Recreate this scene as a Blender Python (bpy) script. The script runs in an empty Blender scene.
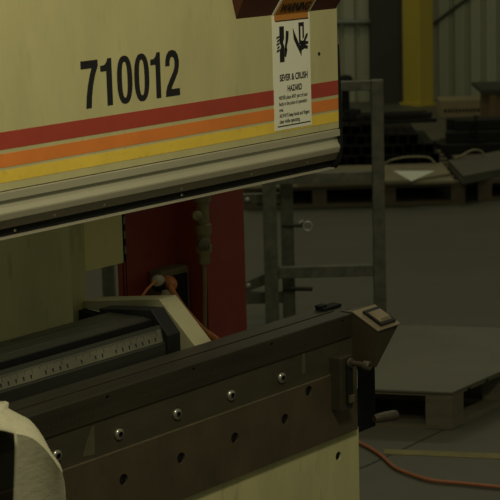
import bpy, bmesh, math, random
from mathutils import Vector, Matrix
from mathutils.geometry import tessellate_polygon
random.seed(7)
SC = bpy.context.scene
COL = SC.collection

# ------------------------------------------------------------------ materials
def material(name, col, rough=.6, metal=0., var=.25, scale=8., col2=None, bump=0., stretch=(1, 1, 1), spots=0., spec=.5):
    m = bpy.data.materials.new(name); m.use_nodes = True
    nt = m.node_tree; b = nt.nodes['Principled BSDF']
    N = nt.nodes.new; L = nt.links.new
    tc = N('ShaderNodeTexCoord'); mp = N('ShaderNodeMapping'); mp.inputs['Scale'].default_value = stretch
    L(tc.outputs['Object'], mp.inputs['Vector'])
    n1 = N('ShaderNodeTexNoise'); n1.inputs['Scale'].default_value = scale; n1.inputs['Detail'].default_value = 6
    n1.inputs['Roughness'].default_value = .62
    L(mp.outputs[0], n1.inputs['Vector'])
    r = N('ShaderNodeValToRGB'); r.color_ramp.elements[0].position = .32; r.color_ramp.elements[1].position = .7
    c2 = col2 or tuple(c * (1 - var) for c in col)
    r.color_ramp.elements[0].color = (*c2, 1); r.color_ramp.elements[1].color = (*col, 1)
    L(n1.outputs['Fac'], r.inputs['Fac'])
    out = r.outputs['Color']
    if spots:
        n2 = N('ShaderNodeTexNoise'); n2.inputs['Scale'].default_value = scale * 4.3; n2.inputs['Detail'].default_value = 3
        L(mp.outputs[0], n2.inputs['Vector'])
        r2 = N('ShaderNodeValToRGB'); r2.color_ramp.elements[0].position = .60; r2.color_ramp.elements[1].position = .72
        r2.color_ramp.elements[0].color = (0, 0, 0, 1); r2.color_ramp.elements[1].color = (spots, spots, spots, 1)
        L(n2.outputs['Fac'], r2.inputs['Fac'])
        mx = N('ShaderNodeMix'); mx.data_type = 'RGBA'
        L(r2.outputs['Color'], mx.inputs['Factor']); L(out, mx.inputs['A'])
        mx.inputs['B'].default_value = (*[c * .35 for c in col], 1)
        out = mx.outputs['Result']
    L(out, b.inputs['Base Color'])
    b.inputs['Roughness'].default_value = rough; b.inputs['Metallic'].default_value = metal
    b.inputs['Specular IOR Level'].default_value = spec
    if bump:
        bp = N('ShaderNodeBump'); bp.inputs['Strength'].default_value = bump; bp.inputs['Distance'].default_value = .004
        L(n1.outputs['Fac'], bp.inputs['Height']); L(bp.outputs[0], b.inputs['Normal'])
    return m

M = dict(
    cream=material('cream_paint', (.55, .495, .245), .5, 0, .16, 5, stretch=(2.2, 2.2, .6), spots=.12, spec=.3),
    cream_low=material('cream_paint_grimy', (.55, .50, .25), .6, 0, .22, 4, stretch=(2, 2, .6), spots=.3, spec=.3),
    cream_box=material('cream_box_paint', (.74, .66, .32), .5, 0, .14, 5, spots=.15),
    cover=material('cover_paint', (.35, .32, .18), .6, 0, .2, 6, spots=.25),
    clamp=material('dark_clamp_steel', (.045, .038, .021), .55, .2, .35, 9),
    black_paint=material('black_paint', (.012, .011, .012), .55, 0, .3, 30),
    red_stripe=material('red_stripe_vinyl', (.41, .056, .032), .5, 0, .14, 12, spots=.12),
    orange_stripe=material('orange_stripe_vinyl', (.80, .235, .042), .5, 0, .14, 12, spots=.12),
    yellow_stripe=material('yellow_stripe_vinyl', (.90, .62, .075), .5, 0, .16, 12, spots=.3),
    extrusion=material('brushed_aluminium', (.60, .55, .39), .42, .45, .14, 6, stretch=(.5, 6, 6)),
    brown_metal=material('oily_brown_steel', (.17, .145, .095), .5, .3, .2, 9),
    hood=material('dark_red_paint', (.095, .022, .014), .5, 0, .2, 9),
    red=material('machine_red_paint', (.36, .056, .036), .55, 0, .25, 5, spots=.2),
    black=material('matt_black', (.006, .006, .006), .7, 0, .3, 12, spec=.2),
    rubber=material('black_rubber', (.008, .008, .007), .6, 0, .3, 16, spec=.3),
    sticker=material('sticker_white', (.86, .83, .65), .45, 0, .08, 9),
    sticker_orange=material('sticker_orange', (.52, .20, .03), .45, 0, .14, 9),
    steel_dark=material('dark_tool_steel', (.080, .068, .039), .5, .3, .4, 6, stretch=(1, 1, 2), bump=.1, spots=.3),
    steel_brown=material('browned_steel_plate', (.105, .079, .042), .55, .3, .38, 6, stretch=(1.6, 1, 1), bump=.1, spots=.3),
    steel_top=material('oily_black_steel', (.040, .034, .021), .5, .15, .4, 9, stretch=(.4, 4, 4), spec=.3),
    steel_bright=material('bright_bolt_steel', (.5, .47, .38), .3, .85, .25, 40),
    worn=material('worn_bare_steel', (.17, .145, .085), .45, .5, .3, 30),
    ledge=material('lit_ledge_steel', (.24, .2, .12), .4, .5, .3, 30),
    endbox=material('bronze_box_metal', (.07, .055, .032), .5, .25, .3, 10),
    endbox_top=material('tan_worn_metal', (.27, .205, .12), .45, .4, .35, 14),
    gauge=material('black_anodised', (.056, .056, .042), .38, .4, .35, 10, stretch=(.25, 7, 7)),
    ruler=material('ruler_metal', (.18, .17, .115), .5, .2, .4, 12),
    brass=material('dull_brass', (.33, .27, .14), .4, .4, .35, 30),
    orange_hose=material('orange_rubber_hose', (.32, .105, .038), .5, 0, .2, 30),
    air_orange=material('bright_orange_hose', (.75, .27, .10), .5, 0, .15, 30),
    junction=material('olive_junction_paint', (.22, .18, .095), .6, 0, .35, 14),
    plug=material('pale_plastic', (.55, .52, .4), .5, 0, .1, 30),
    cloth=material('cream_webbing', (.74, .68, .46), .9, 0, .18, 60, bump=.3),
    galv=material('galvanised_steel', (.145, .14, .098), .55, .3, .5, 22, spots=.6),
    galv_pin=material('bright_zinc', (.5, .5, .42), .4, .6, .2, 30),
    floor=material('concrete_floor', (.082, .078, .051), .55, 0, .22, 1.6, stretch=(1, 2.2, 1), spots=.25),
    joint=material('dark_joint_filler', (.03, .03, .022), .7),
    line=material('faded_yellow_line', (.21, .17, .05), .65, 0, .5, 9),
    sheet=material('grey_brown_board', (.125, .116, .077), .6, 0, .2, 4, spots=.2),
    pallet=material('weathered_pallet_wood', (.14, .122, .074), .8, 0, .35, 6, stretch=(1, 1, 5), spots=.4),
    pallet_far=material('brown_pallet_wood', (.105, .078, .043), .8, 0, .4, 6, stretch=(1, 3, 5), spots=.3),
    wall=material('pale_wall_cladding', (.36, .36, .25), .6, 0, .15, 2, stretch=(2, 2, .3)),
    yellow_col=material('yellow_column_paint', (.47, .36, .045), .5, 0, .15, 3, stretch=(1, 1, .4)),
    dark_col=material('dark_column_paint', (.035, .036, .025), .6, 0, .3, 4),
    conduit=material('grey_green_conduit', (.19, .21, .16), .5, .2, .2, 6),
    rod=material('dark_brace_steel', (.05, .048, .03), .6, .2, .2, 9),
    tube=material('black_mill_steel', (.014, .0135, .0100), .6, .1, .5, 16, spec=.25),
    metal_sheet=material('dull_sheet_metal', (.25, .215, .125), .5, .1, .35, 3),
    slab=material('grey_board', (.088, .083, .055), .6, 0, .25, 5, stretch=(1, 5, 5)),
    paper=material('white_paper', (.62, .63, .52), .7, 0, .06, 9),
    crate=material('brown_crate_wood', (.16, .10, .045), .75, 0, .3, 5, stretch=(1, 1, 5)),
    cardboard=material('tan_timber', (.27, .215, .11), .75, 0, .25, 5),
)

# ------------------------------------------------------------------ mesh helpers
def new(name, bm, mat, parent=None, bevel=0., smooth=False, loc=None):
    me = bpy.data.meshes.new(name)
    bmesh.ops.remove_doubles(bm, verts=bm.verts[:], dist=1e-6)
    bmesh.ops.recalc_face_normals(bm, faces=bm.faces[:])
    if bevel:
        es = [e for e in bm.edges if len(e.link_faces) == 2 and e.calc_face_angle(0) > .5]
        bmesh.ops.bevel(bm, geom=es, offset=bevel, segments=2, affect='EDGES', profile=.5, clamp_overlap=True)
    if smooth:
        for fc in bm.faces: fc.smooth = True
    bm.to_mesh(me); bm.free()
    for m in (mat if isinstance(mat, (list, tuple)) else [mat]): me.materials.append(m)
    if smooth:
        try: me.set_sharp_from_angle(angle=math.radians(40))
        except Exception: pass
    o = bpy.data.objects.new(name, me); COL.objects.link(o)
    if parent: o.parent = parent
    if loc: o.location = loc
    return o

def box(bm, a, b, mi=0):
    vs = [bm.verts.new((x, y, z)) for x in (a[0], b[0]) for y in (a[1], b[1]) for z in (a[2], b[2])]
    for f in ((0, 1, 3, 2), (4, 6, 7, 5), (0, 4, 5, 1), (2, 3, 7, 6), (0, 2, 6, 4), (1, 5, 7, 3)):
        bm.faces.new([vs[i] for i in f]).material_index = mi
    return bm

def poly_prism(bm, pts, vec, mi=0):
    vec = Vector(vec)
    a = [bm.verts.new(p) for p in pts]; b = [bm.verts.new(Vector(p) + vec) for p in pts]
    n = len(a)
    bm.faces.new(a).material_index = mi; bm.faces.new(b[::-1]).material_index = mi
    for i in range(n): bm.faces.new((a[i], a[(i + 1) % n], b[(i + 1) % n], b[i])).material_index = mi
    return bm

def vz_prism(prof, u0, u1, bm=None):      # section in the (V, Z) plane swept along the machine
    bm = bm or bmesh.new()
    return poly_prism(bm, [(u0, v, z) for v, z in prof], (u1 - u0, 0, 0))

def hull(pts, bm=None):
    bm = bm or bmesh.new()
    vs = [bm.verts.new(p) for p in pts]
    r = bmesh.ops.convex_hull(bm, input=vs)
    return bm

def cyl(bm, p, q, r, n=20, r2=None, cap=True):
    p, q = Vector(p), Vector(q); d = (q - p).normalized()
    s = d.orthogonal().normalized(); t = d.cross(s)
    r2 = r if r2 is None else r2
    A = []; B = []
    for i in range(n):
        a = 2 * math.pi * i / n; w = s * math.cos(a) + t * math.sin(a)
        A.append(bm.verts.new(p + w * r)); B.append(bm.verts.new(q + w * r2))
    for i in range(n): bm.faces.new((A[i], A[(i + 1) % n], B[(i + 1) % n], B[i]))
    if cap: bm.faces.new(A[::-1]); bm.faces.new(B)
    return bm

def lathe(bm, p, axis, prof, n=24):       # prof: (distance along axis, radius)
    p = Vector(p); d = Vector(axis).normalized(); s = d.orthogonal().normalized(); t = d.cross(s)
    rings = []
    for h, r in prof:
        rings.append([bm.verts.new(p + d * h + (s * math.cos(2 * math.pi * i / n) + t * math.sin(2 * math.pi * i / n)) * max(r, 1e-4)) for i in range(n)])
    for a, b in zip(rings, rings[1:]):
        for i in range(n): bm.faces.new((a[i], a[(i + 1) % n], b[(i + 1) % n], b[i]))
    bm.faces.new(rings[0][::-1]); bm.faces.new(rings[-1])
    return bm

def smooth_path(pts, k=8):
    P = [Vector(p) for p in pts]; P = [2 * P[0] - P[1]] + P + [2 * P[-1] - P[-2]]
    out = []
    for i in range(1, len(P) - 2):
        for j in range(k):
            t = j / k; a, b, c, d = P[i - 1:i + 3]
            out.append(.5 * ((2 * b) + (c - a) * t + (2 * a - 5 * b + 4 * c - d) * t * t + (3 * b - a - 3 * c + d) * t ** 3))
    out.append(P[-2]); return out

def tube(bm, pts, r, n=12, k=8):
    P = smooth_path(pts, k); rings = []
    up = None
    for i, p in enumerate(P):
        d = (P[min(i + 1, len(P) - 1)] - P[max(i - 1, 0)]).normalized()
        if up is None: up = d.orthogonal().normalized()
        up = (up - d * up.dot(d)).normalized(); s = d.cross(up)
        rings.append([bm.verts.new(p + (up * math.cos(2 * math.pi * j / n) + s * math.sin(2 * math.pi * j / n)) * r) for j in range(n)])
    for a, b in zip(rings, rings[1:]):
        for j in range(n): bm.faces.new((a[j], a[(j + 1) % n], b[(j + 1) % n], b[j]))
    bm.faces.new(rings[0][::-1]); bm.faces.new(rings[-1])
    return bm

def tag(o, label, cat, group=None, kind=None):
    o['label'] = label; o['category'] = cat
    if group: o['group'] = group
    if kind: o['kind'] = kind
    return o

def thing(name, label, cat, loc=(0, 0, 0), rz=0., group=None):
    o = bpy.data.objects.new(name, None); COL.objects.link(o)
    o.empty_display_size = .05; o.location = loc; o.rotation_euler = (0, 0, rz)
    return tag(o, label, cat, group)

def structure(name, bm, mat, **k):
    o = new(name, bm, mat, **k); o['kind'] = 'structure'; return o

def cut(o, cutter_bm):
    cm = bpy.data.meshes.new('cutter')
    bmesh.ops.recalc_face_normals(cutter_bm, faces=cutter_bm.faces[:])
    cutter_bm.to_mesh(cm); cutter_bm.free()
    co = bpy.data.objects.new('cutter', cm); COL.objects.link(co); co.parent = o.parent
    md = o.modifiers.new('cut', 'BOOLEAN'); md.object = co; md.operation = 'DIFFERENCE'; md.solver = 'EXACT'
    bpy.context.view_layer.update()
    dg = bpy.context.evaluated_depsgraph_get()
    me = bpy.data.meshes.new_from_object(o.evaluated_get(dg)); old = o.data
    o.modifiers.clear(); o.data = me; me.name = old.name
    bpy.data.objects.remove(co); bpy.data.meshes.remove(cm)

def text_bm(s, height, bold=0., squeeze=1.):
    cu = bpy.data.curves.new('lettering', 'FONT'); cu.body = s; cu.size = 1.; cu.offset = bold
    to = bpy.data.objects.new('lettering', cu); COL.objects.link(to)
    bpy.context.view_layer.update()
    me = bpy.data.meshes.new_from_object(to.evaluated_get(bpy.context.evaluated_depsgraph_get()))
    bpy.data.objects.remove(to); bpy.data.curves.remove(cu)
    bm = bmesh.new(); bm.from_mesh(me); bpy.data.meshes.remove(me)
    k = height / .70
    for v in bm.verts: v.co = Vector((v.co.x * k * squeeze, 0, v.co.y * k))
    return bm

def merge(dst, src, off=(0, 0, 0), fit=None, mi=0):
    if fit:
        xs = [v.co.x for v in src.verts]; w = max(xs) - min(xs); s = fit / w; x0 = min(xs)
        for v in src.verts: v.co.x = (v.co.x - x0) * s
    mp = {v: dst.verts.new(v.co + Vector(off)) for v in src.verts}
    for f in src.faces: dst.faces.new([mp[v] for v in f.verts]).material_index = mi
    src.free()

# ------------------------------------------------------------------ camera
F_PX, ROLL, PITCH = 1800., math.radians(1.6), math.radians(11.0602)
cam = bpy.data.cameras.new('camera'); co = bpy.data.objects.new('camera', cam); COL.objects.link(co)
fw = Vector((0, math.cos(PITCH), -math.sin(PITCH))); u0 = Vector((0, math.sin(PITCH), math.cos(PITCH))); r0 = Vector((1, 0, 0))
R = r0 * math.cos(ROLL) - u0 * math.sin(ROLL); UP = r0 * math.sin(ROLL) + u0 * math.cos(ROLL)
co.matrix_world = Matrix(((R.x, UP.x, -fw.x, 0), (R.y, UP.y, -fw.y, 0), (R.z, UP.z, -fw.z, 1.72), (0, 0, 0, 1)))
cam.sensor_width = 36; cam.sensor_fit = 'HORIZONTAL'; cam.lens = F_PX / 500 * 36
cam.clip_end = 100
cam.dof.use_dof = True; cam.dof.focus_distance = 3.95; cam.dof.aperture_fstop = 13
SC.camera = co

# ------------------------------------------------------------------ the hall
bm = bmesh.new(); box(bm, (-9, -4, -.1), (11, 15.35, 0)); structure('floor', bm, M['floor'])
def ribbed_wall():
    bm = bmesh.new(); xs = []; x = -9.; y0 = 15.2
    while x < 11:
        xs += [(x, y0), (x + .085, y0), (x + .10, y0 + .03), (x + .118, y0 + .03), (x + .133, y0)]; x += .133
    lo = [bm.verts.new((a, b, 0)) for a, b in xs]; hi = [bm.verts.new((a, b, 4.5)) for a, b in xs]
    lo2 = [bm.verts.new((a, 15.35, 0)) for a, b in (xs[0], xs[-1])]; hi2 = [bm.verts.new((a, 15.35, 4.5)) for a, b in (xs[0], xs[-1])]
    for i in range(len(xs) - 1): bm.faces.new((lo[i], lo[i + 1], hi[i + 1], hi[i]))
    bm.faces.new((lo2[1], lo2[0], hi2[0], hi2[1]))
    return bm
structure('wall_back', ribbed_wall(), M['wall'])
bm = bmesh.new(); poly_prism(bm, [(.335, 5.295, 0), (.456, 5.448, 0), (.62, 5.662, 0), (.65, 5.70, 0), (.655, 5.694, 0), (.463, 5.442, 0), (.34, 5.288, 0), (-.6, 4.35, 0), (-.605, 4.355, 0)], (0, 0, .0012))
structure('trim_1', bm, M['joint'])
bm = bmesh.new(); poly_prism(bm, [(.405, 5.456, 0), (1.6, 5.18, 0), (1.588, 5.13, 0), (.40, 5.405, 0)], (0, 0, .002))
tag(new('floor_line', bm, M['line']), 'faded yellow line painted on the dark concrete floor', 'floor marking')

# ------------------------------------------------------------------ press brake
PB = thing('press_brake', 'cream press brake with striped ram, black numerals and dark steel bed', 'machine', (.2063, 3.957, 0), math.radians(49.7905))
ram = new('ram', vz_prism([(0, 1.2165), (0, 2.05), (.10, 2.05), (.10, 1.2165)], -2.6, -.004), M['cream'], PB)
# profiled lower rail of the ram
def rail():
    prof = [(0, 1.2145), (-.003, 1.213), (-.003, 1.1995), (.0055, 1.1970), (.0050, 1.1940), (.0030, 1.1850), (-.003, 1.1765), (-.003, 1.1735), (.0005, 1.1630), (.003, 1.1610), (.012, 1.1455), (.10, 1.1455), (.10, 1.2145)]
    return vz_prism(prof, -2.6, -.004)
rl = new('lower_rail', rail(), M['extrusion'], PB)
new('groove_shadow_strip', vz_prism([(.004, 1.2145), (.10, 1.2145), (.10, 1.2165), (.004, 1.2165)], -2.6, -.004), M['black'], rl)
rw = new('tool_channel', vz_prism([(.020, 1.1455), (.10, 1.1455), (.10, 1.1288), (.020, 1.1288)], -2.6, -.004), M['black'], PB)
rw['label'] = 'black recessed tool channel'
new('bottom_lip', vz_prism([(.006, 1.1288), (.10, 1.1288), (.10, 1.1266), (.006, 1.1266)], -2.6, -.014), M['extrusion'], PB)
new('rail_lower_face', vz_prism([(.0016, 1.1612), (.0100, 1.1456), (.016, 1.1456), (.013, 1.1612)], -2.6, -.004), M['brown_metal'], rl)
for u in (-.871, -.739, -.519, -.30, -.11):
    bm = bmesh.new(); lathe(bm, (u, .0085, 1.152), (0, -1, -.3), [(0, .003), (.002, .003), (.003, .0018)], 12); new('screw', bm, M['steel_bright'], rl, smooth=True)
for u in (-.505, -.96):
    bm = bmesh.new(); lathe(bm, (u, .0205, 1.137), (0, -1, 0), [(0, .003), (.002, .003), (.003, .0018)], 12); new('screw', bm, M['steel_bright'], rw, smooth=True)
new('end_plate', hull([(u, v, z) for u in (-.0038, .0060) for v, z in ((.003, 1.40), (-.0035, 1.22), (-.0035, 1.172), (.003, 1.140), (.016, 1.124), (.10, 1.124), (.10, 1.40))]), M['rubber'], PB)
# stripes on the ram
def stripe(z0, z1, m, lab):
    bm = bmesh.new(); box(bm, (-2.6, -.0006, z0), (-.005, .0005, z1)); o = new('stripe', bm, m, ram); o['label'] = lab
stripe(1.2905, 1.322, M['red_stripe'], 'dark red stripe')
stripe(1.2585, 1.2830, M['orange_stripe'], 'orange stripe')
stripe(1.2310, 1.2530, M['yellow_stripe'], 'yellow stripe')
bm = bmesh.new(); lathe(bm, (-.07, 0, 1.385), (0, -1, 0), [(0, .004), (.0006, .004)], 12); new('paint_chip', bm, M['rubber'], ram)
# numerals 710012
def digit(ch):
    bm = bmesh.new()
    if ch == '0':
        n = 48; o = []; i_ = []
        for k in range(n):
            a = 2 * math.pi * k / n; c, s = math.cos(a), math.sin(a)
            e = lambda w, h, p: (.5 + w * math.copysign(abs(c) ** p, c), .5 + h * math.copysign(abs(s) ** p, s))
            o.append(e(.5, .515, .82)); i_.append(e(.185, .385, .80))
        A = [bm.verts.new((x, 0, y)) for x, y in o]; B = [bm.verts.new((x, 0, y)) for x, y in i_]
        for k in range(n): bm.faces.new((A[k], A[(k + 1) % n], B[(k + 1) % n], B[k]))
        return bm
    P = {'7': [(0, 1), (1, 1), (1, .86), (.82, .68), (.68, .46), (.59, .22), (.55, 0), (.23, 0), (.28, .24), (.38, .48), (.52, .70), (.64, .835), (0, .835)],
         '1': [(.52, 0), (1, 0), (1, 1), (.66, 1), (.56, .92), (.36, .865), (0, .855), (0, .735), (.52, .735)],
         '2': [(.02, .67), (.04, .80), (.12, .91), (.28, .99), (.5, 1.015), (.74, .99), (.91, .90), (.99, .77), (.98, .64), (.89, .50), (.66, .34), (.47, .22), (.41, .155), (1, .155), (1, 0), (0, 0), (.02, .11), (.12, .23), (.33, .38), (.57, .53), (.67, .63), (.69, .74), (.64, .83), (.51, .87), (.39, .84), (.33, .77), (.32, .67)]}[ch]
    vs = [bm.verts.new((x, 0, y)) for x, y in P]
    for t in tessellate_polygon([[Vector((x, y, 0)) for x, y in P]]): bm.faces.new([vs[i] for i in t])
    return bm
numbm = bmesh.new()
for ch, z0, z1 in (('7', 45, 113), ('1', 123, 169), ('0', 190, 253), ('0', 262, 325), ('1', 332, 374), ('2', 395, 457)):
    d = digit(ch); ua = -.793 + (z0 - 45) * .000660; w = (z1 - z0) * .000660
    for v in d.verts: v.co = Vector((v.co.x * w, 0, v.co.z * .0893))
    merge(numbm, d, (ua, -.0007, 1.3413))
r_ = bmesh.ops.extrude_face_region(numbm, geom=numbm.faces[:])
bmesh.ops.translate(numbm, verts=[v for v in r_['geom'] if isinstance(v, bmesh.types.BMVert)], vec=(0, .0009, 0))
new('numerals', numbm, M['black_paint'], ram)
# red hood above the sticker
new('hood', hull([(-.343, .0, 1.4785), (-.343, .05, 1.4785), (-.375, .05, 1.62), (-.375, -.10, 1.62), (-.362, -.050, 1.545),
                  (-.008, .0, 1.4785), (-.008, .05, 1.4785), (-.004, .05, 1.62), (-.004, -.10, 1.62), (-.006, -.050, 1.545)]), M['hood'], PB)
# warning sticker, folded up onto the hood
SU0, SU1, SZ0, SZ1 = -.2285, -.1025, 1.2345, 1.4775
sy = -.0016
bm = bmesh.new(); box(bm, (SU0, sy, SZ0), (SU1, .0, SZ1)); st = new('warning_sticker', bm, M['sticker'], PB)
hn = Vector((0, -.0665, -.050)).normalized(); hd = Vector((0, -.050, .0665)).normalized()
def on_hood(u, t, off): p = Vector((0, .0, 1.4785)) + hd * t + hn * off; return (u, p.y, p.z)
bm = bmesh.new(); poly_prism(bm, [on_hood(SU0, 0, .0016), on_hood(SU1, 0, .0016), on_hood(SU1, .052, .0016), on_hood(SU0, .052, .0016)], -hn * .0016); new('header_border', bm, M['sticker'], st)
bm = bmesh.new(); poly_prism(bm, [on_hood(SU0 + .006, .0, .0024), on_hood(SU1 - .006, .0, .0024), on_hood(SU1 - .006, .047, .0024), on_hood(SU0 + .006, .047, .0024)], -hn * .0012)
box(bm, (SU0 + .006, sy - .0008, SZ1 - .0115), (SU1 - .006, sy, SZ1 + .001))
hdr = new('header', bm, M['sticker_orange'], st); hdr['label'] = 'orange header'
tb = bmesh.new(); merge(tb, text_bm('WARNING', .021, .05), fit=.099)
for v in tb.verts:
    p = on_hood(SU0 + .0135 + v.co.x, .009 + v.co.z, .0029); v.co = Vector(p)
new('header_lettering', tb, M['black_paint'], st)
lt = bmesh.new()
def line(s, z, h, x0, w, bold): merge(lt, text_bm(s, h, bold), (SU0 + x0, sy - .0006, z - h / 2), fit=w)
line('SEVER & CRUSH', 1.3455, .0135, .0195, .095, .03)
line('HAZARD', 1.3215, .0125, .045, .049, .03)
line('NEVER place ANY part of your', 1.3035, .0080, .0155, .098, .018)
line('body in the point of operation', 1.2905, .0080, .0155, .095, .018)
line('area.', 1.2780, .0076, .0155, .014, .018)
line('ALWAYS keep hands and fingers', 1.2655, .0080, .0155, .103, .018)
line('clear while operating.', 1.2530, .0080, .0155, .070, .018)
new('lettering', lt, M['black_paint'], st)
for z in ((1.2418, 1.2440), (SZ1 - .0138, SZ1 - .0112)):
    bm = bmesh.new(); box(bm, (SU0 + .0095, sy - .0006, z[0]), (SU1 - .0045, sy + .0002, z[1])); new('border_rule', bm, M['black_paint'], st)
pg = bmesh.new()
def pict(pts):
    P = [Vector((SU0 + x / 1000, SZ1 - y / 1000, 0)) for x, y in pts]; y0, y1 = sy - .0007, sy + .0002
    A = [pg.verts.new((p.x, y0, p.y)) for p in P]; B = [pg.verts.new((p.x, y1, p.y)) for p in P]; n = len(P)
    for t in tessellate_polygon([P]): pg.faces.new([A[i] for i in t])
    for i in range(n): pg.faces.new((A[i], A[(i + 1) % n], B[(i + 1) % n], B[i]))
pict([(22, 24), (37, 24), (37, 50), (33, 58), (37, 66), (37, 99), (22, 99), (22, 74), (27, 66), (22, 58)])              # bar, left
pict([(44, 34), (53, 36), (51, 54), (47, 64), (44, 74), (40, 82), (38, 72), (42, 56)])                                # blade
for i, yy in enumerate((46, 53, 60, 67, 74)): pict([(12 + 2 * (i % 2), yy), (21, yy - 3), (21, yy + 1), (12 + 2 * (i % 2), yy + 4)])   # fingers
pict([(38, 74), (45, 66), (47, 76), (42, 90), (38, 88)])
pict([(87, 20), (105, 20), (105, 52), (100, 56), (100, 28), (93, 28), (93, 58), (104, 60), (104, 68), (88, 66)])         # bar, right
pict([(67, 30), (75, 44), (82, 56), (88, 66), (96, 72), (95, 92), (90, 84), (80, 70), (70, 54)])                         # blade
pict([(92, 66), (104, 58), (112, 46), (118, 44), (117, 51), (109, 60), (119, 62), (119, 67), (108, 68), (118, 72), (116, 78), (106, 76), (95, 80)])  # hand
new('pictogram', pg, M['black_paint'], st)

# ---- bed
lb = new('lower_body', vz_prism([(.012, .0), (.012, .5115), (.45, .5115), (.45, .0)], -2.6, .0675), M['cream_low'], PB, bevel=.002)
def holes(o, spots, r, v0=-.01, depth=.07):
    c = bmesh.new()
    for u, z in spots: cyl(c, (u, v0, z), (u, v0 + depth, z), r, 20)
    cut(o, c)
holes(lb, [(-.012, .460)], .0105, .0, .04)
fp = new('front_plate', vz_prism([(0, .5115), (0, .6620), (.10, .6620), (.10, .5115)], -2.6, .048), M['steel_brown'], PB)
P0 = .1695
holes(fp, [(-.217 - P0 * k, .600) for k in range(10)] + [(-.131, .644)], .0118)
for u, z in [(-.217 - P0 * k, .600) for k in range(10)] + [(-.131, .644)]:
    new('hole_shade', cyl(bmesh.new(), (u, .0045, z), (u, .02, z), .0116, 20), M['black'], fp)  # black disc in each hole stands in for its inner shade
new('hole_shade', cyl(bmesh.new(), (-.012, .0165, .460), (-.012, .03, .460), .0103, 20), M['black'], lb)  # same painted shade disc for the hole in the lower body
new('lit_ledge', vz_prism([(-.0006, .6605), (-.0006, .6628), (.006, .6628), (.006, .6605)], -2.6, .0), M['ledge'], fp)  # paler strip paints the light caught on the plate's protruding ledge
dh = new('die_holder', vz_prism([(.004, .6620), (.004, .7345), (.10, .7345), (.10, .6620)], -2.6, .042), M['steel_dark'], PB)
holes(dh, [(-.221 - P0 * k, .694) for k in range(10)], .0135, -.004, .014)
for k in range(10):
    u = -.221 - P0 * k
    bm = bmesh.new()
    lathe(bm, (u, .0085, .694), (0, -1, 0), [(0, .0122), (.006, .0122), (.0085, .0112), (.0100, .0090), (.0104, .0058), (.0045, .0056)], 24)
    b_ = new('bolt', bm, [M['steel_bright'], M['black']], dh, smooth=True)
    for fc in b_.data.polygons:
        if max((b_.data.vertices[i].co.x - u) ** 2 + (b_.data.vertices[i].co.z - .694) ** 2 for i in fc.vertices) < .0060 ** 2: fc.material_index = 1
for P_ in (((-.832, .674), (-.798, .670), (-.797, .728), (-.806, .722)), ((-.150, .686), (-.137, .686), (-.138, .7325), (-.146, .7325))):
    bm = bmesh.new(); poly_prism(bm, [(a_, .0034, b_) for a_, b_ in P_], (0, .002, 0)); new('wear_mark', bm, M['worn'], dh)
# die rail with groove on top
dr = new('die_rail', vz_prism([(0, .7365), (.0, .7700), (.0, .7865), (.002, .7885), (.045, .7885), (.045, .776), (.052, .776), (.052, .7885), (.098, .7885), (.10, .7865), (.10, .7365)], -2.6, .030), M['steel_top'], PB)
holes(dr, [(-.003 - .2525 * k, .7765) for k in range(8)], .0042, -.006, .024)
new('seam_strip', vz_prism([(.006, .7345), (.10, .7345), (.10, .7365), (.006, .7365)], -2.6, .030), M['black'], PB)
bm = bmesh.new()
for k in range(120):
    u = -.045 - .0125 * k; box(bm, (u, -.0004, .7535), (u + .0011, .0004, .7605 if k % 4 else .765))
new('scale_marks', bm, M['steel_dark'], dr)
bm = bmesh.new(); box(bm, (.010, .062, .7885), (.076, .088, .7955)); box(bm, (.008, .070, .7955), (.032, .088, .801)); new('end_clip', bm, M['black'], PB, bevel=.001)
new('end_support', (lambda b: (box(b, (.0305, .036, .68), (.074, .10, .7880)), b)[1])(bmesh.new()), M['steel_top'], PB, bevel=.001)
# end box: a wedge with a sloping lid
eb = new('end_box', hull([(.036, .0, .790), (.036, -.069, .756), (.036, -.058, .671), (.036, .0, .676), (.036, .03, .79), (.036, .03, .68),
                          (.119, -.007, .789), (.119, -.066, .752), (.119, .03, .785), (.046, -.056, .667), (.05, .0, .667), (.05, .03, .667)]), M['endbox'], PB)
def on_lid(u, t, h):                 # t 0 at the rear edge, 1 at the front edge
    a = Vector((u, .0, .790)).lerp(Vector((u, -.069, .756)), t); n = Vector((0, -.034, .069)).normalized(); return a + n * h
bm = hull([on_lid(u, t, h) for u in (.034, .121) for t in (-.02, 1.03) for h in (-.0005, .0022)]); new('lid', bm, M['endbox_top'], eb)
bm = hull([on_lid(u, t, h) for u in (.056, .113) for t in (.16, .9) for h in (.002, .0078)]); new('rubber_pad', bm, M['rubber'], eb)
bm = hull([on_lid(u, t, .0076) for u in (.063, .106) for t in (.28, .8)] + [on_lid(u, t, .0135) for u in (.068, .101) for t in (.34, .72)]); new('switch_plate', bm, M['endbox_top'], eb)
# clamp on the front plate
cl = new('clamp', (lambda b: (box(b, (-.050, -.028, .580), (-.006, .004, .704)), b)[1])(bmesh.new()), M['clamp'], PB, bevel=.002)
bm = bmesh.new(); box(bm, (-.032, -.034, .592), (-.012, -.027, .690)); new('clamp_slot_plate', bm, M['rubber'], cl, bevel=.001)
bm = bmesh.new(); lathe(bm, (-.022, -.033, .690), (0, -1, 0), [(0, .0095), (.008, .0095), (.008, .0062), (.040, .0062), (.040, .0105), (.054, .0105), (.056, .009), (.056, .004), (.050, .004)], 20); b1 = new('clamp_bolt', bm, M['endbox'], cl, smooth=True); 
bm = bmesh.new(); lathe(bm, (-.022, -.033, .690), (0, -1, 0), [(0, .011), (.004, .011)], 20); new('washer', bm, M['worn'], cl)
bm = bmesh.new(); box(bm, (-.030, -.040, .598), (-.014, -.033, .615)); new('lower_nut', bm, M['worn'], cl, bevel=.001)
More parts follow.
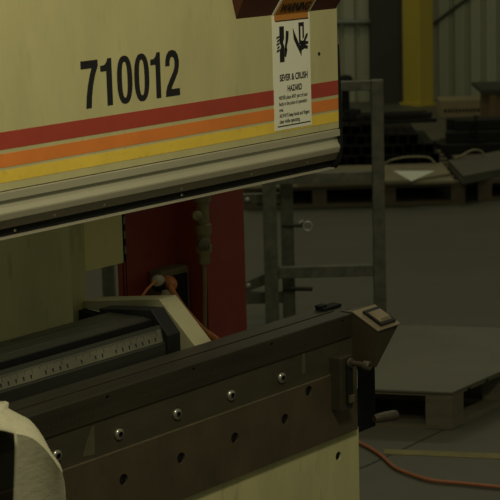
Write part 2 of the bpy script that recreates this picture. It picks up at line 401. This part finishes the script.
# post and handle at the end of the bed
bm = bmesh.new(); box(bm, (.112, .046, .478), (.182, .11, .665)); sp = new('end_post', bm, M['black'], PB, bevel=.003)
bm = bmesh.new(); box(bm, (.036, .03, .620), (.112, .11, .665)); new('post_bracket', bm, M['black'], PB)
bm = bmesh.new(); box(bm, (.049, .004, .607), (.0545, .010, .652)); new('pale_tab', bm, M['plug'], PB)
bm = bmesh.new(); lathe(bm, (.152, .030, .5055), (1, -.32, -.03), [(0, .009), (.006, .011), (.02, .0118), (.05, .0128), (.060, .0128), (.066, .011), (.0675, .007)], 24); new('handle', bm, M['endbox'], PB, smooth=True)

# ---- rear gauge
g = new('rear_gauge', vz_prism([(.150, .55), (.150, .794), (.153, .797), (.160, .826), (.163, .832), (.170, .832), (.170, .800), (.188, .800), (.190, .842), (.215, .845), (.217, .843), (.221, .843), (.223, .845), (.255, .8445), (.257, .8425), (.261, .8425), (.263, .8445), (.310, .843), (.318, .836), (.318, .55)], -2.6, -.43), M['gauge'], PB)
n_ = Vector((0, -.0285, .007)).normalized()
new('slot_shade', vz_prism([(.1705, .801), (.1885, .801), (.1895, .8405), (.1865, .8405), (.1855, .812), (.1705, .812)], -2.6, -.4305), M['black'], g)  # black lining paints the shade inside the gauge groove
for k, (u, v, ln) in enumerate(((-.86, .285, .05), (-.80, .270, .07), (-.74, .292, .04), (-.70, .275, .06), (-.90, .245, .03), (-.62, .28, .05), (-.57, .24, .04))):
    new('scuff', box(bmesh.new(), (u, v, .8432), (u + ln, v + .0022, .8450)), M['worn'], g)
bm = bmesh.new(); rb = Vector((0, .1532, .7985)); rt = Vector((0, .1598, .8250))
poly_prism(bm, [(-2.6, *(rb + n_ * .0012)[1:]), (-.435, *(rb + n_ * .0012)[1:]), (-.435, *(rt + n_ * .0012)[1:]), (-2.6, *(rt + n_ * .0012)[1:])], -n_ * .0012)
rr = random.Random(3)
for k in range(360):
    u = -.45 - .004 * k
    if u < -1.5: break
    ln = .9 if k % 10 == 0 else .6 if k % 5 == 0 else .35
    a = rt + n_ * .0014; b = rt.lerp(rb, ln * .55) + n_ * .0014
    poly_prism(bm, [(u, *a[1:]), (u + .0011, *a[1:]), (u + .0011, *b[1:]), (u, *b[1:])], -n_ * .0005, 1)
    if k % 5 == 2 and rr.random() < .8:
        a = rt.lerp(rb, .55) + n_ * .0014; b = rt.lerp(rb, .85) + n_ * .0014
        poly_prism(bm, [(u, *a[1:]), (u + .005, *a[1:]), (u + .004, *b[1:]), (u + .001, *b[1:])], -n_ * .0005, 1)
new('ruler', bm, [M['ruler'], M['black_paint']], g)
new('gauge_end_cap', vz_prism([(.142, .60), (.142, .812), (.188, .862), (.345, .846), (.345, .60)], -.43, -.39), M['rubber'], PB, bevel=.002)
new('gauge_back_strip', vz_prism([(.345, .70), (.345, .815), (.448, .822), (.448, .70)], -.392, -.372), M['black'], PB)  # black panel stands in for shadow on the cover's open side
new('gauge_cover', vz_prism([(.112, .60), (.112, .775), (.218, .871), (.452, .838), (.452, .822), (.35, .822), (.35, .60)], -.372, -.318), M['cover'], PB)

# ---- behind the ram: cabinet post, hanging box, red side frame
new('rear_post', (lambda b: (box(b, (-.403, .455, 0), (-.359, .95, 2.0)), b)[1])(bmesh.new()), M['cream_low'], PB)
hb = new('control_box', (lambda b: (box(b, (-.358, .455, .902), (-.233, .56, 1.35)), b)[1])(bmesh.new()), M['cream_box'], PB, bevel=.002)
bm = bmesh.new(); box(bm, (-.2329, .457, .904), (-.2225, .54, 1.34)); new('door_seal', bm, M['black'], hb)
for z in (.922, .958, .992, 1.03):
    bm = bmesh.new(); box(bm, (-.2285, .4545, z), (-.2240, .4575, z + .017)); new('hinge', bm, M['conduit'], hb)
sf = new('side_frame', (lambda b: (box(b, (.105, .50, 0), (.251, .64, 2.1)), box(b, (-.101, .60, 0), (.110, .606, 2.1)), b)[2])(bmesh.new()), M['red'], PB)
bm = bmesh.new(); box(bm, (-.09, .5995, .0), (-.086, .6005, 2.0)); box(bm, (-.079, .5990, .0), (-.077, .6005, 2.0)); new('frame_seam', bm, M['rubber'], sf)
jb = new('junction_box', (lambda b: (box(b, (-.002, .555, .69), (.100, .60, .828)), b)[1])(bmesh.new()), M['junction'], PB, bevel=.004)
bm = bmesh.new(); box(bm, (.010, .55, .70), (.088, .556, .812)); new('cover_plate', bm, M['rubber'], jb, bevel=.002)
bm = bmesh.new(); lathe(bm, (-.012, .545, .812), (-1, -.35, .12), [(0, .010), (.012, .011), (.014, .014), (.03, .014), (.036, .011), (.04, .006)], 20); new('pale_plug', bm, M['plug'], jb, smooth=True)
bm = bmesh.new(); lathe(bm, (.0, .548, .796), (-1, -.25, .1), [(0, .016), (.03, .015), (.04, .011)], 20); new('black_gland', bm, M['rubber'], jb, smooth=True)
bm = bmesh.new(); lathe(bm, (-.020, .52, .742), (0, 0, 1), [(0, .021), (.035, .016), (.048, .013)], 20); new('pale_elbow', bm, M['plug'], jb, smooth=True)
bm = bmesh.new(); lathe(bm, (.012, .550, .800), (-.5, -1, -.05), [(0, .019), (.012, .020), (.025, .018), (.038, .012), (.046, .008)], 20); new('orange_boot', bm, M['air_orange'], jb, smooth=True)
# air fittings hanging at the corner of the frame
ft = new('air_regulator', (lambda b: (lathe(b, (.062, .47, .845), (0, 0, 1), [(0, .010), (.004, .014), (.03, .014), (.03, .020), (.048, .020), (.050, .017), (.075, .017), (.077, .021), (.10, .021), (.102, .016), (.155, .016), (.157, .022), (.175, .022), (.177, .015), (.36, .015)], 22), b)[1])(bmesh.new()), M['brass'], PB, smooth=True)
bm = bmesh.new(); lathe(bm, (.046, .462, .899), (-.35, -1, .1), [(0, .013), (.008, .0165), (.014, .0165), (.016, .013), (.0165, .012)], 24); new('dial', bm, M['worn'], ft, smooth=True)
bm = bmesh.new(); lathe(bm, (.030, .468, .972), (-.5, -1, .1), [(0, .008), (.012, .0125), (.02, .0125), (.022, .008)], 20); new('knob', bm, M['brass'], ft, smooth=True)
bm = bmesh.new(); cyl(bm, (.046, .47, .972), (.030, .47, .972), .006); new('stub_pipe', bm, M['brass'], ft)
bm = bmesh.new(); tube(bm, [(.062, .47, .845), (.060, .47, .78), (.056, .47, .70), (.055, .47, .56)], .0055); new('down_pipe', bm, M['brass'], ft, smooth=True)

# ---- hoses and cloth: local machine coordinates turned into the hall's
PM = Matrix.Translation(PB.location) @ Matrix.Rotation(PB.rotation_euler.z, 4, 'Z')
def at_machine(o): o.matrix_world = PM; return o
bm = bmesh.new(); tube(bm, [(-.018, .512, .800), (-.021, .490, .778), (-.015, .475, .755), (.004, .47, .730), (.032, .47, .702), (.064, .47, .675), (.107, .47, .643), (.15, .475, .59), (.17, .478, .45), (.18, .48, .2), (.20, .482, .007)], .0062)
at_machine(tag(new('air_hose', bm, M['air_orange'], smooth=True), 'orange hose curving down from the junction box past the red frame', 'hose'))
bm = bmesh.new(); tube(bm, [(-.046, .531, .817), (-.063, .53, .811), (-.085, .53, .799), (-.1, .53, .782), (-.108, .53, .74), (-.115, .52, .6), (-.12, .50, .3), (-.12, .49, .004)], .0032)
at_machine(tag(new('plug_lead', bm, M['air_orange'], smooth=True), 'thin orange-tan lead looping out of the pale plug', 'cable'))
bm = bmesh.new(); tube(bm, [(-.25, 6.0, .008), (.05, 5.84, .008), (.29, 5.585, .008), (.333, 5.505, .008), (.361, 5.45, .008), (.392, 5.364, .008), (.418, 5.261, .008), (.449, 5.2, .008), (.516, 5.118, .008), (.601, 5.082, .008), (.712, 5.036, .008), (.824, 4.999, .008), (1.1, 4.9, .008)], .0056)
tag(new('floor_hose', bm, M['orange_hose'], smooth=True), 'orange hose snaking across the floor beside the cream machine base', 'hose')

def cloth():
    bm = bmesh.new()
    B = [(-1.45, .03, .812), (-1.2, .03, .822), (-1.037, 0, .832), (-1.040, -.025, .824), (-1.026, -.037, .812), (-1.005, -.045, .795), (-1.003, -.070, .772), (-1.010, -.098, .748), (-1.004, -.112, .728), (-.998, -.113, .712)]
    A = [(-1.50, -.115, .815), (-1.30, -.12, .835), (-1.190, -.12, .838), (-1.146, -.12, .827), (-1.114, -.12, .813), (-1.077, -.121, .796), (-1.050, -.122, .772), (-1.029, -.121, .747), (-1.012, -.119, .724), (-.998, -.113, .708)]
    K = 5; Bs = smooth_path(B, K); As = smooth_path(A, K); n = len(As); G = []
    G.append([bm.verts.new(b + Vector((0, .06, -(b.z - .790)))) if i < 3 * K else bm.verts.new(b + Vector((-.002, .006, -.006))) for i, b in enumerate(Bs)])
    for j in range(7):
        t = j / 6; G.append([bm.verts.new(Bs[i].lerp(As[i], t) + Vector((0, 0, .008 * math.sin(math.pi * t) * min(1, (n - 1 - i) / 25)))) for i in range(n)])
    for ra, rb in zip(G, G[1:]):
        for i in range(n - 1): bm.faces.new((ra[i], ra[i + 1], rb[i + 1], rb[i]))
    i0 = 4 * K; prev = G[-1][i0:]; base = [Vector(v.co) for v in prev]; m = len(prev)
    for k in range(1, 15):
        t = k / 14; cur = []
        for i in range(m):
            s = i / (m - 1); e = t ** .8
            f = Vector((-1.052 + .150 * s, -.012 - .004 * math.sin(6 * s), .43))
            p = base[i].lerp(f, t); p.x = base[i].x * (1 - e) + f.x * e; p.y += .010 * math.sin(math.pi * t) * math.sin(2.5 * s + .4)
            cur.append(bm.verts.new(p))
        for i in range(m - 1): bm.faces.new((prev[i], prev[i + 1], cur[i + 1], cur[i]))
        prev = cur
    return bm
ob = at_machine(tag(new('cloth_strip', cloth(), M['cloth'], smooth=True), 'cream woven cloth strip draped over the front of the dark steel bed', 'cloth'))
sd = ob.modifiers.new('thickness', 'SOLIDIFY'); sd.thickness = .003; sd.offset = 0

# ------------------------------------------------------------------ guard rail behind the machine
def bar(name, a, b, parent, mat='galv', bev=.003):
    bm = bmesh.new(); box(bm, a, b); return new(name, bm, M[mat], parent, bevel=bev)
GX, GY = .06, 6.9
gr = thing('guard_rail', 'grey galvanised guard rail with square posts on the aisle floor', 'railing', (GX, GY, 0))
q = lambda x, y, z: (x - GX, y - GY, z)
bar('post', q(.483, 6.9, 0), q(.530, 6.945, 1.021), gr)
bar('post', q(.054, 6.9, 0), q(.108, 6.945, 1.021), gr)
bar('rail', q(.108, 6.905, .981), q(.483, 6.94, 1.019), gr)
bar('rail', q(.108, 6.905, .625), q(.483, 6.94, .667), gr)
bar('rail', q(.108, 6.905, .252), q(.483, 6.94, .297), gr)
for x in (.054, .483):
    bar('foot_plate', q(x - .03, 6.87, 0), q(x + .077, 6.975, .008), gr)
g2 = thing('gate_panel', 'grey galvanised gate panel with spring pins behind the guard rail', 'gate', (.127, 7.1, 0))
q2 = lambda x, y, z: (x - .127, y - 7.1, z)
bar('post', q2(.127, 7.1, 0), q2(.178, 7.15, 1.02), g2)
bar('rail', q2(-.55, 7.105, .518), q2(.127, 7.14, .558), g2)
bar('rail', q2(-.55, 7.105, .108), q2(.127, 7.14, .155), g2)
bm = bmesh.new(); poly_prism(bm, [q2(-.30, 7.108, .09), q2(-.30, 7.108, .05), q2(.127, 7.108, .212), q2(.127, 7.108, .256)], (0, .03, 0)); new('brace', bm, M['galv'], g2)
bar('post', q2(-.60, 7.1, 0), q2(-.55, 7.15, 1.02), g2)
bm = bmesh.new(); cyl(bm, q2(.135, 7.085, .433), q2(.215, 7.06, .433), .008); pn = new('latch_pin', bm, M['rod'], g2)
bm = bmesh.new(); c0 = Vector(q2(.232, 7.055, .431))
tube(bm, [c0 + Vector((math.cos(a) * .018, 0, math.sin(a) * .018)) for a in [i * math.pi / 6 for i in range(-6, 7)]], .0035, k=3); new('pull_ring', bm, M['galv_pin'], pn, smooth=True)
bm = bmesh.new(); cyl(bm, q2(.20, 7.06, .444), q2(.216, 7.058, .452), .007); new('pin_head', bm, M['galv_pin'], pn)
bm = bmesh.new(); cyl(bm, q2(.13, 7.085, .172), q2(.246, 7.06, .174), .009); new('latch_pin', bm, M['rod'], g2)
for x, z in ((-.005, .537), (.10, .537), (-.01, .185), (.09, .225)):
    bm = bmesh.new(); lathe(bm, q2(x, 7.107, z), (0, -1, 0), [(0, .011), (.006, .010), (.009, .006)], 14); new('bolt_head', bm, M['galv_pin'], g2, smooth=True)

# ------------------------------------------------------------------ near pallet and board
E1 = Vector((.297, -.076, 0)).normalized(); E2 = Vector((.19, .243, 0)).normalized(); C0 = Vector((.642, 5.641, 0))
pl = thing('wooden_pallet', 'weathered wooden pallet on the floor under a grey-brown board', 'pallet', C0)
def para(bm, a0, a1, b0, b1, z0, z1):
    poly_prism(bm, [tuple(E1 * a + E2 * b + Vector((0, 0, z0))) for a, b in ((a0, b0), (a1, b0), (a1, b1), (a0, b1))], (0, 0, z1 - z0)); return bm
for a in (-1.0, -.545, -.088):
    for b in (0.0, .36, .75):
        new('block', para(bmesh.new(), a, a + .088, b, b + .075, 0, .112), M['pallet'], pl, bevel=.003)
for b in (0.0, .36, .75):
  for a0, a1 in ((-.912, -.545), (-.457, -.088)):
    new('bottom_board', para(bmesh.new(), a0, a1, b + .004, b + .073, 0, .014), M['pallet'], pl)
for a in (-1.0, -.088):
    new('bottom_board', para(bmesh.new(), a + .004, a + .084, .075, .36, 0, .0138), M['pallet'], pl)
    new('bottom_board', para(bmesh.new(), a + .004, a + .084, .435, .75, 0, .0138), M['pallet'], pl)
for k in range(7):
    new('deck_board', para(bmesh.new(), -1.0, 0, .005 + k * .117, .098 + k * .117, .112, .1225), M['pallet'], pl)
bm = bmesh.new()
poly_prism(bm, [tuple(C0 + E1 * a + E2 * b + Vector((0, 0, .1225))) for a, b in ((-1.0, -.004), (.004, -.004), (.004, .98), (-1.0, .98))], (0, 0, .0075))
tag(new('board', bm, M['sheet'], bevel=.001), 'flat grey-brown board lying on the nearer wooden pallet', 'board')

# ------------------------------------------------------------------ far pallets and their loads
def pallet(name, label, x, y, w, d, rz, group=None, nb=4):
    t = thing(name, label, 'pallet', (x, y, 0), rz)
    for i in range(nb):
        a = (w - .08) * i / (nb - 1)
        for b in (0, d / 2 - .04, d - .08):
            new('block', box(bmesh.new(), (a, b, .016), (a + .08, b + .08, .098)), M['pallet_far'], t)
    for b in (0, d / 2 - .04, d - .08): new('bottom_board', box(bmesh.new(), (0, b, 0), (w, b + .08, .016)), M['pallet_far'], t)
    n = 8
    for k in range(n):
        b = (d - .1) * k / (n - 1); new('deck_board', box(bmesh.new(), (0, b, .098), (w, b + .1, .122)), M['pallet_far'], t)
    return t
pallet('wooden_pallet', 'brown wooden pallet across the aisle carrying dull metal sheets', -.03, 10.0, 1.25, 1.32, 0)
pallet('wooden_pallet', 'brown wooden pallet partly under the stack of grey boards', 1.30, 10.06, 1.1, 1.0, math.radians(2), nb=3)
# metal sheets
def sheet(pts, z, t, name, label, mat, cat, group=None):
    bm = bmesh.new(); poly_prism(bm, [(x, y, z) for x, y in pts], (0, 0, t))
    return tag(new(name, bm, M[mat], bevel=.001), label, cat, group)
sheet([(-.02, 9.96), (1.155, 9.95), (1.155, 11.28), (-.02, 11.28)], .122, .016, 'metal_sheet', 'dull metal sheet lying lowest on the brown pallet across the aisle', 'metal_sheet', 'sheet')
sheet([(.28, 9.94), (.90, 9.92), (1.15, 10.12), (1.15, 10.53), (.28, 10.53)], .138, .016, 'metal_sheet', 'dull tan metal sheet lying topmost under the dark steel tubes', 'metal_sheet', 'sheet')
bm = bmesh.new(); poly_prism(bm, [(.838, 10.26, .1545), (1.075, 10.22, .1545), (.905, 9.86, .1545)], (0, 0, .0009))
tag(new('paper_sheet', bm, M['paper']), 'white paper sheet lying folded on the metal sheets', 'paper')
# bundle of dark tubes, ends to the aisle
def tube_bm(s, w, ln):
    bm = bmesh.new(); o = [(-s, 0), (s, 0), (s, 2 * s), (-s, 2 * s)]; i_ = [(x * (s - w) / s, s + (z - s) * (s - w) / s) for x, z in o]
    A = [[bm.verts.new((x, y, z)) for x, z in P] for y in (0, ln) for P in (o, i_)]
    for k in range(4):
        l = (k + 1) % 4
        bm.faces.new((A[0][k], A[0][l], A[1][l], A[1][k])); bm.faces.new((A[2][l], A[2][k], A[3][k], A[3][l]))
        bm.faces.new((A[0][l], A[0][k], A[2][k], A[2][l])); bm.faces.new((A[1][k], A[1][l], A[3][l], A[3][k]))
    return bm
proto = None
rt_ = random.Random(5)
for row in range(4):
    for k in range((17, 16, 15, 11)[row]):
        x = .12 + .0622 * k + (.031 if row % 2 else 0) + rt_.uniform(-.0012, .0012); y = 10.58 + rt_.uniform(0, .05) + .02 * row
        if proto is None:
            o = proto = new('steel_tube', tube_bm(.0295, .004, .62), M['tube'])
        else:
            o = proto.copy(); COL.objects.link(o)
        o.location = (x, y, .138 + .0592 * row)
        tag(o, 'dark square steel tube in the bundle piled behind the metal sheets', 'tube', 'dark steel tubes in the bundle')
lb_ = None
for i in range(16):
    if lb_ is None:
        bm = bmesh.new(); box(bm, (-.24, -.011, 0), (.24, .011, .022)); box(bm, (-.24, -.011, .022), (-.20, .011, .05)); o = lb_ = new('bent_bar', bm, M['tube'])
    else:
        o = lb_.copy(); COL.objects.link(o)
    o.location = ((.34, .86)[i % 2] + rt_.uniform(-.05, .05), 10.70 + .058 * (i // 2) % .4 + (.0 if i < 14 else .0), .416 + .0 * i)
    o.location.y = 10.68 + .058 * (i // 2); o.location.z = .3762 + (.026 if i // 2 in (1, 2) else .0); o.rotation_euler = (0, rt_.uniform(-.03, .03), rt_.uniform(-.05, .05))
    tag(o, 'short dark bent bar in the tangle on top of the tube bundle', 'bar', 'dark bent bars on the bundle')
# coiled offcuts with bright bent ends in front of the tubes
for pts, lab in (([(.80, 10.50, .163), (.86, 10.48, .19), (.95, 10.49, .20), (1.06, 10.48, .196), (1.10, 10.46, .163)], 'bent bright strip of metal lying on the tan metal sheet before the tubes'),
                 ([(1.22, 10.52, .180), (1.27, 10.56, .192), (1.34, 10.60, .215), (1.39, 10.62, .205), (1.41, 10.62, .180)], 'short bent bright metal offcut lying on the grey boards')):
    bm = bmesh.new(); tube(bm, pts, .006, 10); tag(new('metal_offcut', bm, M['metal_sheet'], smooth=True), lab, 'offcut')
# grey boards
for i, (z, lab) in enumerate(((.122, 'grey board lying lower in the two-board stack beside the metal sheets'), (.147, 'grey board lying topmost on the rear brown pallet'))):
    t = bmesh.new(); c = Vector((1.190 + .006 * i, 9.89 + .01 * i, z)); e = Vector((.62, .60, 0)); n = Vector((-.012, .62, 0))
    poly_prism(t, [tuple(c), tuple(c + e), tuple(c + e + n), tuple(c + n)], (0, 0, .024))
    tag(new('grey_board', t, M['slab'], bevel=.002), lab, 'board', None)
pb_ = None
for col, (y, n) in enumerate(((11.45, 2), (11.535, 3), (11.62, 4), (11.705, 4))):
    for k in range(n):
        if pb_ is None: o = pb_ = new('steel_bar', box(bmesh.new(), (0, 0, 0), (1.15, .08, .066)), M['tube'], bevel=.004)
        else: o = pb_.copy(); COL.objects.link(o)
        o.location = (1.16 + rt_.uniform(-.06, .06) + .05 * k, y, .0665 * k)
        tag(o, 'dark square steel bar in the floor stack behind the grey boards', 'bar', 'dark steel bars in the floor stack')
# black clamp standing on the beams
ck = thing('screw_clamp', 'black screw clamp standing on the dark square steel bars', 'clamp', (1.47, 11.49, .133))
ck.scale = (.72, .72, .72)
bm = bmesh.new(); box(bm, (-.045, -.03, 0), (.06, .03, .03)); box(bm, (-.012, -.02, .03), (.016, .02, .20)); new('clamp_frame', bm, M['black'], ck, bevel=.004)
bm = bmesh.new(); box(bm, (-.05, -.018, .15), (.0, .018, .20)); box(bm, (-.055, -.018, .09), (-.035, .018, .16)); new('jaw', bm, M['black'], ck, bevel=.004)
bm = bmesh.new(); cyl(bm, (.0, 0, .20), (.004, 0, .245), .008); cyl(bm, (-.025, 0, .245), (.033, 0, .24), .006); new('screw', bm, M['black'], ck)

# ------------------------------------------------------------------ far end: columns, pipe, braces, timber
yc = thing('yellow_column', 'yellow painted steel column standing before the ribbed wall', 'column', (1.43, 14.88, 0), math.radians(34))
bm = bmesh.new(); box(bm, (-.075, -.11, .0), (.075, .11, 4.0)); bmesh.ops.translate(bm, verts=bm.verts[:], vec=(0, 0, 0)); new('shaft', bm, M['yellow_col'], yc, bevel=.008)
new('base_plate', box(bmesh.new(), (-.10, -.125, 0), (.10, .125, .02)), M['yellow_col'], yc)
dc = thing('dark_column', 'dark steel wall column beside the yellow column', 'column', (1.18, 15.05, 0))
new('flange', box(bmesh.new(), (-.13, -.05, 0), (.13, -.035, 4.4)), M['dark_col'], dc)
new('flange', box(bmesh.new(), (-.13, .125, 0), (.13, .14, 4.4)), M['dark_col'], dc)
new('web', box(bmesh.new(), (-.008, -.035, 0), (.008, .125, 4.4)), M['dark_col'], dc)
bm = bmesh.new(); cyl(bm, (-3., 15.17, .74), (1.14, 15.17, .672), .022, 14)
bm2 = tag(new('conduit_pipe', bm, M['conduit'], smooth=True), 'grey-green pipe running along the ribbed wall to the dark column', 'pipe')
bm = bmesh.new(); cyl(bm, (1.10, 15.185, .29), (2.40, 15.185, 1.215), .014, 12)
tag(new('brace_rod', bm, M['rod'], smooth=True), 'dark diagonal brace rod across the wall behind the yellow column', 'rod')
bm = bmesh.new(); box(bm, (0, 0, 0), (.36, .3, .125))
for k in range(11): box(bm, (.03 + k * .029, -.004, .035), (.047 + k * .029, .004, .06), 1)
tag(new('timber_block', bm, [M['cardboard'], M['black']], loc=(1.515, 14.0, 0)), 'tan timber block with a row of dark notches by the yellow column', 'timber')
cr = thing('wooden_crate', 'brown wooden crate with a dark lid board by the far wall', 'crate', (1.72, 12.9, 0))
new('crate_body', box(bmesh.new(), (0.03, 0, 0), (.75, .5, .30)), M['crate'], cr)
new('lid_board', box(bmesh.new(), (-.03, -.03, .300), (.80, .53, .325)), M['dark_col'], cr)
for x in (.03, .36, .70): new('batten', box(bmesh.new(), (x, -.018, 0), (x + .05, 0, .30)), M['crate'], cr)
st_ = thing('marker_post', 'short black post with a rounded knob beyond the guard rail', 'post', (.70, 12.6, 0))
bm = bmesh.new(); lathe(bm, (0, 0, 0), (0, 0, 1), [(0, .10), (.015, .10), (.02, .03), (.42, .028)], 20); new('stem', bm, M['black'], st_, smooth=True)
bm = bmesh.new(); lathe(bm, (0, 0, .42), (0, 0, 1), [(0, .03), (.01, .052), (.04, .055), (.06, .04), (.066, .015)], 20); new('knob', bm, M['black'], st_, smooth=True)

# ------------------------------------------------------------------ light
def area(name, loc, target, size, power, col, size_y=None, spread=180):
    l = bpy.data.lights.new(name, 'AREA'); l.energy = power; l.color = col; l.size = size
    if size_y: l.shape = 'RECTANGLE'; l.size_y = size_y
    l.spread = math.radians(spread)
    o = bpy.data.objects.new(name, l); COL.objects.link(o); o.location = loc
    o.rotation_euler = (Vector(target) - Vector(loc)).to_track_quat('-Z', 'Y').to_euler()
    return o
WARM = (1., .93, .66)
area('shop_lamp', (.383, 1.84, 2.95), (-.25, 3.4, 1.2), .7, 12.2, WARM, .3, 120)
area('ceiling_lamp', (.5, 5.5, 4.6), (.5, 5.6, 0), 2.4, 19, WARM, .4)
area('ceiling_lamp', (1.5, 10.5, 4.6), (1.5, 10.6, 0), 2.4, 20, WARM, .4)
area('ceiling_lamp', (-.9, 13.2, 4.4), (.3, 15.2, .5), 1.5, 18, WARM, .4)
w = bpy.data.worlds.new('world'); SC.world = w; w.use_nodes = True
w.node_tree.nodes['Background'].inputs['Color'].default_value = (.9, .95, .62, 1)
w.node_tree.nodes['Background'].inputs['Strength'].default_value = .125
SC.view_settings.view_transform = 'Standard'; SC.view_settings.look = 'None'
SC.view_settings.exposure = 0; SC.view_settings.gamma = 1; SC.view_settings.use_curve_mapping = False
